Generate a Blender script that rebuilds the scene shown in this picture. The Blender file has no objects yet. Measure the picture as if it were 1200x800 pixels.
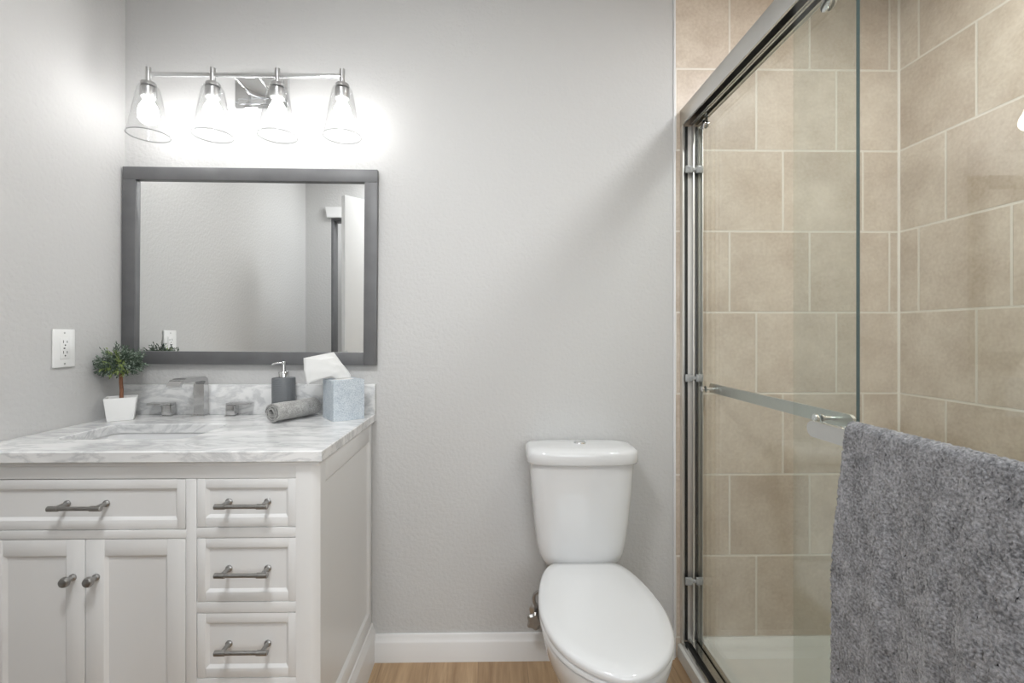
import bpy, bmesh, math, random
from mathutils import Vector, Matrix
random.seed(7)
S = bpy.context.scene
COL = S.collection
PI = math.pi

# ------------------------------------------------------------------ camera, light, exposure
cam_d = bpy.data.cameras.new('camera'); cam = bpy.data.objects.new('camera', cam_d); COL.objects.link(cam)
cam.location = (0, -1.767, 1.213)
cam.rotation_euler = (math.radians(90), 0, math.radians(-0.9))
cam_d.sensor_width = 36; cam_d.lens = 36 * 555 / 1200
cam_d.shift_x = 16 / 1200; cam_d.shift_y = -9 / 1200
cam_d.clip_start = 0.02
S.camera = cam
S.view_settings.view_transform = 'Standard'; S.view_settings.look = 'None'
S.view_settings.gamma = 1; S.view_settings.use_curve_mapping = False
S.view_settings.exposure = 0.11
W = bpy.data.worlds.new('world'); S.world = W; W.use_nodes = True
W.node_tree.nodes['Background'].inputs[0].default_value = (0.85, 0.92, 1, 1)
W.node_tree.nodes['Background'].inputs[1].default_value = 1.0
CEIL_FILL_POWER = 16.5      # unseen ceiling lamp added to light the room
WINDOW_FILL_POWER = 24.0    # soft fill at the window added behind the camera
SHOWER_FILL_POWER = 11.0     # lamp added over the shower to lift its light
BULB = 29.0            # vanity bulbs

def area(name, loc, rot, sx, sy, power, col):
    d = bpy.data.lights.new(name, 'AREA'); d.shape = 'RECTANGLE'; d.size = sx; d.size_y = sy
    d.energy = power; d.color = col
    o = bpy.data.objects.new(name, d); COL.objects.link(o); o.location = loc; o.rotation_euler = rot
    return o
area('window_fill', (0.62, -3.02, 1.55), (math.radians(-90), 0, PI), 1.5, 1.15, WINDOW_FILL_POWER, (0.93, 0.97, 1))  # added fill light from behind the camera, no known source

# room numbers
XL, XR, XT = -1.347, 1.543, 0.688      # left wall, shower right wall, edge of the tiles
YF = -1.72                             # front wall (left part)
YB = -3.0                              # wall behind the camera
HC = 2.5
CT = 0.918                             # countertop height

# ------------------------------------------------------------------ materials
def mat(name):
    m = bpy.data.materials.new(name); m.use_nodes = True
    nt = m.node_tree
    return m, nt, nt.nodes['Principled BSDF']
def N(nt, t, **k):
    n = nt.nodes.new(t)
    for a, v in k.items(): setattr(n, a, v)
    return n
def L(nt, a, b): nt.links.new(a, b)
def math_(nt, op, a, b=None, c=None):
    n = N(nt, 'ShaderNodeMath', operation=op)
    for i, v in enumerate((a, b, c)):
        if v is None: continue
        if isinstance(v, (int, float)): n.inputs[i].default_value = v
        else: L(nt, v, n.inputs[i])
    return n.outputs[0]
def plain(name, col, rough=0.4, metal=0.0, bump=None, coat=0, spec=0.5, vary=0.0, vscale=8):
    m, nt, b = mat(name)
    b.inputs['Base Color'].default_value = (*col, 1)
    b.inputs['Roughness'].default_value = rough; b.inputs['Metallic'].default_value = metal
    b.inputs['Coat Weight'].default_value = coat; b.inputs['Specular IOR Level'].default_value = spec
    tc = N(nt, 'ShaderNodeTexCoord')
    if vary:
        n = N(nt, 'ShaderNodeTexNoise'); n.inputs['Scale'].default_value = vscale; n.inputs['Detail'].default_value = 4
        L(nt, tc.outputs['Object'], n.inputs['Vector'])
        r = N(nt, 'ShaderNodeValToRGB')
        r.color_ramp.elements[0].position = 0.3; r.color_ramp.elements[1].position = 0.7
        r.color_ramp.elements[0].color = (*[c * (1 - vary) for c in col], 1)
        r.color_ramp.elements[1].color = (*[min(1, c * (1 + vary)) for c in col], 1)
        L(nt, n.outputs['Fac'], r.inputs[0]); L(nt, r.outputs[0], b.inputs['Base Color'])
    if bump:
        sc, st, dist = bump
        n = N(nt, 'ShaderNodeTexNoise'); n.inputs['Scale'].default_value = sc; n.inputs['Detail'].default_value = 3
        L(nt, tc.outputs['Object'], n.inputs['Vector'])
        bp = N(nt, 'ShaderNodeBump'); bp.inputs['Strength'].default_value = st; bp.inputs['Distance'].default_value = dist
        L(nt, n.outputs['Fac'], bp.inputs['Height']); L(nt, bp.outputs[0], b.inputs['Normal'])
    return m

M_wall = plain('wall_paint', (0.565, 0.562, 0.556), 0.6, spec=0.3, bump=(75, 0.42, 0.005))
M_ceil = plain('ceiling_paint', (0.78, 0.78, 0.77), 0.7, bump=(120, 0.3, 0.003))
M_white = plain('white_cabinet_paint', (0.78, 0.78, 0.775), 0.32, bump=(40, 0.03, 0.002))
M_trim = plain('white_trim_paint', (0.8, 0.8, 0.8), 0.3, bump=(30, 0.05, 0.002))
M_ceramic = plain('white_ceramic', (0.70, 0.705, 0.71), 0.08, coat=0.3, bump=(6, 0.01, 0.002))
M_acrylic = plain('white_acrylic_pan', (0.72, 0.72, 0.685), 0.22, bump=(20, 0.02, 0.002))
M_chrome = plain('chrome', (0.80, 0.81, 0.82), 0.08, 1.0, vary=0.03)
M_alu = plain('polished_aluminium', (0.60, 0.60, 0.58), 0.16, 1.0, vary=0.04)
M_brush = plain('brushed_nickel_shower', (0.66, 0.66, 0.64), 0.3, 1.0, vary=0.03)
M_jamb = plain('satin_aluminium', (0.72, 0.71, 0.68), 0.42, 0.85, vary=0.03)
M_nickel = plain('brushed_gunmetal', (0.36, 0.355, 0.345), 0.34, 1.0, vary=0.08, vscale=60)
M_socket = plain('satin_nickel', (0.55, 0.55, 0.55), 0.28, 1.0, vary=0.05)
M_frame = plain('charcoal_painted_wood', (0.125, 0.126, 0.13), 0.42, vary=0.10, vscale=14, bump=(60, 0.06, 0.002))
M_rubber = plain('black_gasket', (0.012, 0.012, 0.012), 0.45, vary=0.1)
M_plastic = plain('white_plastic', (0.82, 0.82, 0.81), 0.3, vary=0.01)
M_dark = plain('dark_slot', (0.05, 0.05, 0.05), 0.6, vary=0.1)
M_pot = plain('matte_white_pot', (0.83, 0.83, 0.82), 0.45, vary=0.02)
M_soil = plain('potting_soil', (0.05, 0.035, 0.025), 0.95, vary=0.4, vscale=120)
M_stem = plain('brown_stem', (0.25, 0.115, 0.065), 0.8, vary=0.25, vscale=60)
M_leafA = plain('dark_green_leaf', (0.085, 0.125, 0.085), 0.5, vary=0.5, vscale=50)
M_leafC = plain('grey_green_leaf', (0.27, 0.33, 0.27), 0.45, vary=0.3, vscale=50)
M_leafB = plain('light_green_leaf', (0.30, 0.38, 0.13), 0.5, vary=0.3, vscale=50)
M_tissue = plain('white_tissue_paper', (0.66, 0.66, 0.65), 0.9, bump=(150, 0.08, 0.001))
M_pump = M_chrome
M_clear = plain('translucent_bumper', (0.34, 0.35, 0.35), 0.12, 0.0, vary=0.15, vscale=90)
M_braid = plain('braided_steel', (0.42, 0.42, 0.42), 0.35, 1.0, bump=(700, 0.6, 0.001))
M_bottle = plain('grey_soap_bottle', (0.145, 0.155, 0.165), 0.5, vary=0.06)
M_faucet = plain('polished_nickel', (0.56, 0.56, 0.56), 0.13, 1.0, vary=0.04)
# ribs round the bottle
nt = M_bottle.node_tree; b = nt.nodes['Principled BSDF']
tc = N(nt, 'ShaderNodeTexCoord'); wv = N(nt, 'ShaderNodeTexWave', bands_direction='Z'); wv.inputs['Scale'].default_value = 60
wv.inputs['Distortion'].default_value = 1.5
L(nt, tc.outputs['Object'], wv.inputs['Vector'])
bp = N(nt, 'ShaderNodeBump'); bp.inputs['Strength'].default_value = 0.35; bp.inputs['Distance'].default_value = 0.002
L(nt, wv.outputs['Fac'], bp.inputs['Height']); L(nt, bp.outputs[0], b.inputs['Normal'])

def mirror_mat():
    m, nt, b = mat('mirror_silver')
    b.inputs['Metallic'].default_value = 1; b.inputs['Roughness'].default_value = 0.0
    b.inputs['Base Color'].default_value = (0.92, 0.93, 0.925, 1)
    return m
M_mirror = mirror_mat()

def emit(name, col, st):
    m, nt, b = mat(name)
    b.inputs['Base Color'].default_value = (0.9, 0.9, 0.9, 1)
    b.inputs['Emission Color'].default_value = (*col, 1); b.inputs['Emission Strength'].default_value = st
    return m
M_bulb = emit('lit_frosted_bulb', (1, 0.995, 0.985), BULB)
M_diff = emit('added_lamp_diffuser', (1, 0.98, 0.95), 3.0)  # glowing cover, used on the added lamps only

def glass(name, tint, f0=0.04, bump=None):
    """clear sheet: straight-through transmission with a Schlick reflection"""
    m = bpy.data.materials.new(name); m.use_nodes = True; nt = m.node_tree; nt.nodes.clear()
    out = N(nt, 'ShaderNodeOutputMaterial'); mix = N(nt, 'ShaderNodeMixShader')
    tr = N(nt, 'ShaderNodeBsdfTransparent'); tr.inputs[0].default_value = (*tint, 1)
    gl = N(nt, 'ShaderNodeBsdfGlossy'); gl.inputs['Roughness'].default_value = 0.0
    g = N(nt, 'ShaderNodeNewGeometry'); dp = N(nt, 'ShaderNodeVectorMath', operation='DOT_PRODUCT')
    L(nt, g.outputs['Incoming'], dp.inputs[1])
    nrm = g.outputs['Normal']
    if bump:
        tc = N(nt, 'ShaderNodeTexCoord'); n = N(nt, 'ShaderNodeTexNoise'); n.inputs['Scale'].default_value = bump[0]
        L(nt, tc.outputs['Object'], n.inputs['Vector'])
        bp = N(nt, 'ShaderNodeBump'); bp.inputs['Strength'].default_value = bump[1]; bp.inputs['Distance'].default_value = 0.003
        L(nt, n.outputs['Fac'], bp.inputs['Height']); nrm = bp.outputs[0]; L(nt, nrm, gl.inputs['Normal'])
    L(nt, nrm, dp.inputs[0])
    c = math_(nt, 'ABSOLUTE', dp.outputs['Value'])
    k = math_(nt, 'POWER', math_(nt, 'SUBTRACT', 1.0, c), 5.0)
    fac = math_(nt, 'MULTIPLY_ADD', k, 1 - f0, f0)
    fac.node.use_clamp = True
    L(nt, fac, mix.inputs[0]); L(nt, tr.outputs[0], mix.inputs[1]); L(nt, gl.outputs[0], mix.inputs[2])
    L(nt, mix.outputs[0], out.inputs[0])
    return m
M_glass = glass('clear_shower_glass', (0.955, 0.972, 0.958), 0.055)
M_shade = glass('seeded_clear_glass', (0.975, 0.976, 0.976), 0.05, (60, 0.12))
M_rim = glass('thick_glass_rim', (0.72, 0.73, 0.73), 0.08)
M_pane = glass('window_glass', (0.97, 0.98, 0.98))
M_edge = plain('green_glass_edge', (0.045, 0.10, 0.11), 0.15, vary=0.05)

def tile_mat(name, axis, base, sgn, off):
    """12 inch square beige tiles, thirds stagger; axis 0 = along x, 1 = along y"""
    m, nt, b = mat(name)
    P = 0.3045; Z0 = 0.0756; G = 0.0038
    tc = N(nt, 'ShaderNodeTexCoord'); sp = N(nt, 'ShaderNodeSeparateXYZ'); L(nt, tc.outputs['Object'], sp.inputs[0])
    u = sp.outputs[axis]; z = sp.outputs[2]
    v = math_(nt, 'DIVIDE', math_(nt, 'SUBTRACT', z, Z0), P)
    r = math_(nt, 'FLOOR', v)
    sh = math_(nt, 'DIVIDE', math_(nt, 'FLOORED_MODULO' if False else 'MODULO', math_(nt, 'MULTIPLY_ADD', r, sgn, 30 - sgn), 3.0), 3.0)
    uu = math_(nt, 'SUBTRACT', math_(nt, 'DIVIDE', math_(nt, 'MULTIPLY', math_(nt, 'SUBTRACT', u, base), off), P), sh)
    uu = math_(nt, 'ADD', uu, 40.0)
    c = math_(nt, 'FLOOR', uu)
    fu = math_(nt, 'SUBTRACT', uu, c); fv = math_(nt, 'SUBTRACT', v, r)
    du = math_(nt, 'MINIMUM', fu, math_(nt, 'SUBTRACT', 1.0, fu)); dv = math_(nt, 'MINIMUM', fv, math_(nt, 'SUBTRACT', 1.0, fv))
    d = math_(nt, 'MULTIPLY', math_(nt, 'MINIMUM', du, dv), P)
    mr = N(nt, 'ShaderNodeMapRange', interpolation_type='SMOOTHSTEP'); L(nt, d, mr.inputs[0])
    mr.inputs[1].default_value = G - 0.0006; mr.inputs[2].default_value = G + 0.0008
    cid = N(nt, 'ShaderNodeCombineXYZ'); L(nt, c, cid.inputs[0]); L(nt, r, cid.inputs[1])
    wn = N(nt, 'ShaderNodeTexWhiteNoise'); L(nt, cid.outputs[0], wn.inputs['Vector'])
    # mottling, different in each tile
    av = N(nt, 'ShaderNodeVectorMath', operation='MULTIPLY_ADD'); L(nt, cid.outputs[0], av.inputs[0]); av.inputs[1].default_value = (3.7, 5.3, 1.1)
    L(nt, tc.outputs['Object'], av.inputs[2])
    n1 = N(nt, 'ShaderNodeTexNoise'); n1.inputs['Scale'].default_value = 7; n1.inputs['Detail'].default_value = 6; n1.inputs['Roughness'].default_value = 0.62
    L(nt, av.outputs[0], n1.inputs['Vector'])
    n2 = N(nt, 'ShaderNodeTexNoise'); n2.inputs['Scale'].default_value = 90; n2.inputs['Detail'].default_value = 3
    L(nt, tc.outputs['Object'], n2.inputs['Vector'])
    f = math_(nt, 'ADD', math_(nt, 'MULTIPLY', n1.outputs['Fac'], 0.68), math_(nt, 'MULTIPLY', n2.outputs['Fac'], 0.32))
    f = math_(nt, 'ADD', f, math_(nt, 'MULTIPLY', math_(nt, 'SUBTRACT', wn.outputs['Value'], 0.5), 0.10))
    ramp = N(nt, 'ShaderNodeValToRGB'); L(nt, f, ramp.inputs[0])
    e = ramp.color_ramp.elements; e[0].position = 0.34; e[1].position = 0.66
    e[0].color = (0.52, 0.425, 0.335, 1); e[1].color = (0.735, 0.65, 0.55, 1)
    mx = N(nt, 'ShaderNodeMix', data_type='RGBA'); L(nt, mr.outputs[0], mx.inputs['Factor'])
    mx.inputs['A'].default_value = (0.78, 0.73, 0.65, 1); L(nt, ramp.outputs[0], mx.inputs['B'])
    L(nt, mx.outputs['Result'], b.inputs['Base Color'])
    b.inputs['Roughness'].default_value = 0.38
    bp = N(nt, 'ShaderNodeBump'); bp.inputs['Strength'].default_value = 0.5; bp.inputs['Distance'].default_value = 0.0025
    hh = math_(nt, 'ADD', mr.outputs[0], math_(nt, 'MULTIPLY', n2.outputs['Fac'], 0.06))
    L(nt, hh, bp.inputs['Height']); L(nt, bp.outputs[0], b.inputs['Normal'])
    return m
M_tileB = tile_mat('beige_tile_back', 0, 0.897, -1, 1.0)
M_tileR = tile_mat('beige_tile_side', 1, -0.083, 1, -1.0)

def marble():
    m, nt, b = mat('grey_veined_marble')
    tc = N(nt, 'ShaderNodeTexCoord')
    mp = N(nt, 'ShaderNodeMapping'); mp.inputs['Scale'].default_value = (2.2, 6.0, 5.0); mp.inputs['Rotation'].default_value = (0.5, 0.35, 0.16)
    L(nt, tc.outputs['Object'], mp.inputs[0])
    n1 = N(nt, 'ShaderNodeTexNoise'); n1.inputs['Scale'].default_value = 2.6; n1.inputs['Detail'].default_value = 8; n1.inputs['Roughness'].default_value = 0.62; n1.inputs['Distortion'].default_value = 0.45
    L(nt, mp.outputs[0], n1.inputs['Vector'])
    v = math_(nt, 'ABSOLUTE', math_(nt, 'SUBTRACT', n1.outputs['Fac'], 0.5))
    r1 = N(nt, 'ShaderNodeValToRGB'); L(nt, v, r1.inputs[0])
    e = r1.color_ramp.elements; e[0].position = 0.0; e[0].color = (0.60, 0.605, 0.61, 1); e[1].position = 0.06; e[1].color = (0.80, 0.80, 0.795, 1)
    n2 = N(nt, 'ShaderNodeTexNoise'); n2.inputs['Scale'].default_value = 1.4; n2.inputs['Detail'].default_value = 5; L(nt, mp.outputs[0], n2.inputs['Vector'])
    r2 = N(nt, 'ShaderNodeValToRGB'); L(nt, n2.outputs['Fac'], r2.inputs[0])
    e = r2.color_ramp.elements; e[0].position = 0.36; e[0].color = (0.80, 0.805, 0.81, 1); e[1].position = 0.55; e[1].color = (1, 1, 1, 1)
    mx = N(nt, 'ShaderNodeMix', data_type='RGBA', blend_type='MULTIPLY'); mx.inputs['Factor'].default_value = 1
    L(nt, r1.outputs[0], mx.inputs['A']); L(nt, r2.outputs[0], mx.inputs['B'])
    L(nt, mx.outputs['Result'], b.inputs['Base Color'])
    b.inputs['Roughness'].default_value = 0.16
    return m
M_marble = marble()

def oak():
    m, nt, b = mat('light_oak_planks')
    tc = N(nt, 'ShaderNodeTexCoord'); sp = N(nt, 'ShaderNodeSeparateXYZ'); L(nt, tc.outputs['Object'], sp.inputs[0])
    PW = 0.178
    q = math_(nt, 'DIVIDE', math_(nt, 'ADD', sp.outputs[0], 5.03), PW); c = math_(nt, 'FLOOR', q); fr = math_(nt, 'SUBTRACT', q, c)
    wn = N(nt, 'ShaderNodeTexWhiteNoise', noise_dimensions='1D'); L(nt, c, wn.inputs['W'])
    yy = math_(nt, 'ADD', sp.outputs[1], math_(nt, 'MULTIPLY', wn.outputs['Value'], 7.0))
    cv = N(nt, 'ShaderNodeCombineXYZ'); L(nt, math_(nt, 'MULTIPLY', sp.outputs[0], 22.0), cv.inputs[0]); L(nt, math_(nt, 'MULTIPLY', yy, 1.6), cv.inputs[1]); L(nt, c, cv.inputs[2])
    n = N(nt, 'ShaderNodeTexNoise'); n.inputs['Scale'].default_value = 1.0; n.inputs['Detail'].default_value = 7; n.inputs['Distortion'].default_value = 1.2
    L(nt, cv.outputs[0], n.inputs['Vector'])
    n3 = N(nt, 'ShaderNodeTexNoise'); n3.inputs['Scale'].default_value = 6.0; n3.inputs['Detail'].default_value = 4; L(nt, cv.outputs[0], n3.inputs['Vector'])
    f = math_(nt, 'ADD', math_(nt, 'ADD', math_(nt, 'MULTIPLY', n.outputs['Fac'], 0.7), math_(nt, 'MULTIPLY', n3.outputs['Fac'], 0.3)), math_(nt, 'MULTIPLY', math_(nt, 'SUBTRACT', wn.outputs['Value'], 0.5), 0.16))
    r = N(nt, 'ShaderNodeValToRGB'); L(nt, f, r.inputs[0])
    e = r.color_ramp.elements; e[0].position = 0.3; e[0].color = (0.29, 0.18, 0.095, 1); e[1].position = 0.68; e[1].color = (0.53, 0.365, 0.215, 1)
    seam = math_(nt, 'MINIMUM', fr, math_(nt, 'SUBTRACT', 1.0, fr))
    mr = N(nt, 'ShaderNodeMapRange'); L(nt, seam, mr.inputs[0]); mr.inputs[1].default_value = 0.0; mr.inputs[2].default_value = 0.012
    mx = N(nt, 'ShaderNodeMix', data_type='RGBA'); L(nt, mr.outputs[0], mx.inputs['Factor']); mx.inputs['A'].default_value = (0.25, 0.16, 0.09, 1)
    L(nt, r.outputs[0], mx.inputs['B']); L(nt, mx.outputs['Result'], b.inputs['Base Color'])
    b.inputs['Roughness'].default_value = 0.4
    return m
M_oak = oak()

def terry(name, dark, light, sc):
    m, nt, b = mat(name)
    tc = N(nt, 'ShaderNodeTexCoord')
    n = N(nt, 'ShaderNodeTexNoise'); n.inputs['Scale'].default_value = sc; n.inputs['Detail'].default_value = 3; L(nt, tc.outputs['Object'], n.inputs['Vector'])
    n2 = N(nt, 'ShaderNodeTexNoise'); n2.inputs['Scale'].default_value = sc / 9; n2.inputs['Detail'].default_value = 4; L(nt, tc.outputs['Object'], n2.inputs['Vector'])
    f = math_(nt, 'ADD', math_(nt, 'MULTIPLY', n.outputs['Fac'], 0.65), math_(nt, 'MULTIPLY', n2.outputs['Fac'], 0.35))
    r = N(nt, 'ShaderNodeValToRGB'); L(nt, f, r.inputs[0])
    e = r.color_ramp.elements; e[0].position = 0.36; e[0].color = (*dark, 1); e[1].position = 0.64; e[1].color = (*light, 1)
    L(nt, r.outputs[0], b.inputs['Base Color']); b.inputs['Roughness'].default_value = 1.0; b.inputs['Specular IOR Level'].default_value = 0.1
    b.inputs['Sheen Weight'].default_value = 0.3; b.inputs['Sheen Roughness'].default_value = 0.5
    bp = N(nt, 'ShaderNodeBump'); bp.inputs['Strength'].default_value = 0.9; bp.inputs['Distance'].default_value = 0.004
    L(nt, f, bp.inputs['Height']); L(nt, bp.outputs[0], b.inputs['Normal'])
    return m
M_towel = terry('charcoal_terry', (0.095, 0.095, 0.101), (0.345, 0.345, 0.36), 240)
M_hand = terry('grey_terry', (0.20, 0.198, 0.19), (0.50, 0.495, 0.48), 380)

def tissue_box_mat():
    m, nt, b = mat('pale_blue_printed_card')
    tc = N(nt, 'ShaderNodeTexCoord')
    mp = N(nt, 'ShaderNodeMapping'); mp.inputs['Scale'].default_value = (260, 260, 260); mp.inputs['Rotation'].default_value = (0.6, 0.6, 0.78)
    L(nt, tc.outputs['Object'], mp.inputs[0])
    v = N(nt, 'ShaderNodeTexVoronoi', feature='F1'); v.inputs['Scale'].default_value = 1.0; L(nt, mp.outputs[0], v.inputs['Vector'])
    n = N(nt, 'ShaderNodeTexNoise'); n.inputs['Scale'].default_value = 45; L(nt, tc.outputs['Object'], n.inputs['Vector'])
    f = math_(nt, 'MULTIPLY_ADD', v.outputs['Distance'], 0.8, math_(nt, 'MULTIPLY', math_(nt, 'SUBTRACT', n.outputs['Fac'], 0.5), 0.5))
    r = N(nt, 'ShaderNodeValToRGB'); L(nt, f, r.inputs[0])
    e = r.color_ramp.elements; e[0].position = 0.12; e[0].color = (0.60, 0.645, 0.68, 1); e[1].position = 0.72; e[1].color = (0.37, 0.43, 0.49, 1)
    L(nt, r.outputs[0], b.inputs['Base Color']); b.inputs['Roughness'].default_value = 0.5
    return m
M_box = tissue_box_mat()

# ------------------------------------------------------------------ mesh helpers
def finish(name, bm, mats, parent=None, loc=(0, 0, 0), rot=(0, 0, 0), smooth=35, recalc=True):
    if recalc: bmesh.ops.recalc_face_normals(bm, faces=bm.faces)
    me = bpy.data.meshes.new(name); bm.to_mesh(me); bm.free()
    for m in (mats if isinstance(mats, (list, tuple)) else [mats]): me.materials.append(m)
    if smooth:
        for p in me.polygons: p.use_smooth = True
        me.set_sharp_from_angle(angle=math.radians(smooth))
    o = bpy.data.objects.new(name, me); COL.objects.link(o)
    o.location = loc; o.rotation_euler = rot
    if parent: o.parent = parent
    return o
def thing(name, label, cat, loc=(0, 0, 0), rot=(0, 0, 0), group=None):
    o = bpy.data.objects.new(name, None); COL.objects.link(o); o.location = loc; o.rotation_euler = rot
    o.empty_display_size = 0.05
    return tag(o, label, cat, group)
def tag(o, label, cat, group=None):
    o['label'] = label; o['category'] = cat
    if group: o['group'] = group
    return o
def struct(o, label=None, cat=None):
    o['kind'] = 'structure'
    if label: o['label'] = label
    if cat: o['category'] = cat
    return o
def box(bm, x0, x1, y0, y1, z0, z1, bev=0.0, seg=2, mi=0):
    r = bmesh.ops.create_cube(bm, size=1)
    vs = r['verts']
    bmesh.ops.scale(bm, vec=(x1 - x0, y1 - y0, z1 - z0), verts=vs)
    bmesh.ops.translate(bm, vec=((x0 + x1) / 2, (y0 + y1) / 2, (z0 + z1) / 2), verts=vs)
    fs = set(f for v in vs for f in v.link_faces)
    for f in fs: f.material_index = mi
    if bev > 0:
        es = list(set(e for v in vs for e in v.link_edges))
        r = bmesh.ops.bevel(bm, geom=es, offset=bev, segments=seg, profile=0.5, affect='EDGES')
        for f in r['faces']: f.material_index = mi
def tube(bm, pts, rad, seg=16, caps=True, mi=0):
    """round tube along points; rad a number or a list"""
    pts = [Vector(p) for p in pts]; n = len(pts)
    if not isinstance(rad, (list, tuple)): rad = [rad] * n
    rings = []; up = None
    for i, p in enumerate(pts):
        t = (pts[min(i + 1, n - 1)] - pts[max(i - 1, 0)])
        if t.length < 1e-9: t = Vector((0, 0, 1))
        t.normalize()
        if up is None:
            up = t.orthogonal().normalized()
        else:
            up = (up - t * up.dot(t))
            up = up.normalized() if up.length > 1e-6 else t.orthogonal().normalized()
        sd = t.cross(up)
        rings.append([bm.verts.new(p + (up * math.cos(2 * PI * k / seg) + sd * math.sin(2 * PI * k / seg)) * rad[i]) for k in range(seg)])
    for a, b_ in zip(rings, rings[1:]):
        for k in range(seg):
            bm.faces.new((a[k], a[(k + 1) % seg], b_[(k + 1) % seg], b_[k])).material_index = mi
    if caps:
        bm.faces.new(rings[0][::-1]).material_index = mi; bm.faces.new(rings[-1]).material_index = mi
def lathe(bm, prof, c=(0, 0, 0), seg=32, axis='Z', caps=True, mi=0):
    """prof: list of (radius, height)"""
    rings = []
    for r, h in prof:
        ring = []
        for k in range(seg):
            a = 2 * PI * k / seg; x, y = r * math.cos(a), r * math.sin(a)
            p = {'Z': (x, y, h), 'Y': (x, h, y), 'X': (h, x, y)}[axis]
            ring.append(bm.verts.new((p[0] + c[0], p[1] + c[1], p[2] + c[2])))
        rings.append(ring)
    for a, b_ in zip(rings, rings[1:]):
        for k in range(seg): bm.faces.new((a[k], a[(k + 1) % seg], b_[(k + 1) % seg], b_[k])).material_index = mi
    if caps:
        if prof[0][0] > 1e-6: bm.faces.new(rings[0][::-1]).material_index = mi
        if prof[-1][0] > 1e-6: bm.faces.new(rings[-1]).material_index = mi
def loft(bm, rings, caps=True, mi=0, closed=True):
    R = [[bm.verts.new(p) for p in r] for r in rings]; n = len(R[0])
    for a, b_ in zip(R, R[1:]):
        for k in range(n if closed else n - 1):
            bm.faces.new((a[k], a[(k + 1) % n], b_[(k + 1) % n], b_[k])).material_index = mi
    if caps:
        bm.faces.new(R[0][::-1]).material_index = mi; bm.faces.new(R[-1]).material_index = mi
    return R
def prism(bm, prof, axis, a, b_, mi=0):
    """profile (u,v) swept along axis: X -> (y,z), Y -> (x,z), Z -> (x,y)"""
    def P(u, v, w): return {'X': (w, u, v), 'Y': (u, w, v), 'Z': (u, v, w)}[axis]
    loft(bm, [[P(u, v, a) for u, v in prof], [P(u, v, b_) for u, v in prof]], True, mi)
def catmull(pts, per=8, closed=True):
    out = []; n = len(pts)
    for i in range(n if closed else n - 1):
        g = lambda j: Vector(pts[j % n] if closed else pts[max(0, min(n - 1, j))])
        p0, p1, p2, p3 = g(i - 1), g(i), g(i + 1), g(i + 2)
        for k in range(per):
            t = k / per
            out.append(0.5 * ((2 * p1) + (-p0 + p2) * t + (2 * p0 - 5 * p1 + 4 * p2 - p3) * t * t + (-p0 + 3 * p1 - 3 * p2 + p3) * t ** 3))
    if not closed: out.append(Vector(pts[-1]))
    return out

# ================================================================== SETTING
def slab(name, x0, x1, y0, y1, z0, z1, m, bev=0):
    bm = bmesh.new(); box(bm, x0, x1, y0, y1, z0, z1, bev); return struct(finish(name, bm, m, smooth=0 if not bev else 35))
slab('floor', XL - .1, XR + .1, YB - .1, 0.1, -0.08, 0, M_oak)
slab('ceiling', XL - .1, XR + .1, YB - .1, 0.1, HC, HC + 0.08, M_ceil)
slab('wall_back', XL - .1, XT, 0, 0.1, 0, HC, M_wall)
slab('wall_left', XL - .1, XL, YB, 0, 0, HC, M_wall)
slab('wall_shower_back', XT, XR + .1, 0, 0.1, 0, HC, M_tileB)
slab('wall_right', XR, XR + .1, -1.56, 0, 0, HC, M_tileR)
slab('wall_right_rear', XR, XR + .1, YB, -1.66, 0, HC, M_wall)
slab('wall_shower_front', XT, XR + .1, -1.66, -1.56, 0, HC, M_tileB)
# front wall to the left with the doorway, and the return beside the camera
bm = bmesh.new()
DX0, DX1, DH = -1.163, -0.345, 2.055
box(bm, XL, DX0, YF - .1, YF, 0, HC); box(bm, DX0, DX1, YF - .1, YF, DH, HC); box(bm, DX1, -0.25, YF - .1, YF, 0, HC)
struct(finish('wall_front', bm, M_wall, smooth=0))
slab('wall_return', -0.35, -0.25, YB, YF - .1, 0, HC, M_wall)
# wall behind the camera, with an opening for the added window
bm = bmesh.new(); wx0, wx1, wz0, wz1 = -.12, 1.36, 0.95, 2.15
box(bm, XL, wx0, YB - .1, YB, 0, HC); box(bm, wx1, XR, YB - .1, YB, 0, HC)
box(bm, wx0, wx1, YB - .1, YB, 0, wz0); box(bm, wx0, wx1, YB - .1, YB, wz1, HC)
struct(finish('wall_rear', bm, M_wall, smooth=0))
win = bpy.data.objects.new('added_window_1', None); COL.objects.link(win); struct(win); win.location = ((wx0 + wx1) / 2, YB - .05, wz0)  # unseen window, added to let the fill light in
bm = bmesh.new(); hw = (wx1 - wx0) / 2; hh = wz1 - wz0
for a in ((-hw, -hw + .05, 0, hh), (hw - .05, hw, 0, hh), (-hw + .05, hw - .05, 0, .05), (-hw + .05, hw - .05, hh - .05, hh), (-hw + .05, hw - .05, hh / 2 - .02, hh / 2 + .02)):
    box(bm, a[0], a[1], -.03, .03, a[2], a[3], 0.003)
finish('window_frame', bm, M_trim, win)
bm = bmesh.new(); box(bm, -hw + .05, hw - .05, -.004, .004, .05, hh - .05); finish('window_pane', bm, M_pane, win, smooth=0)

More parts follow.
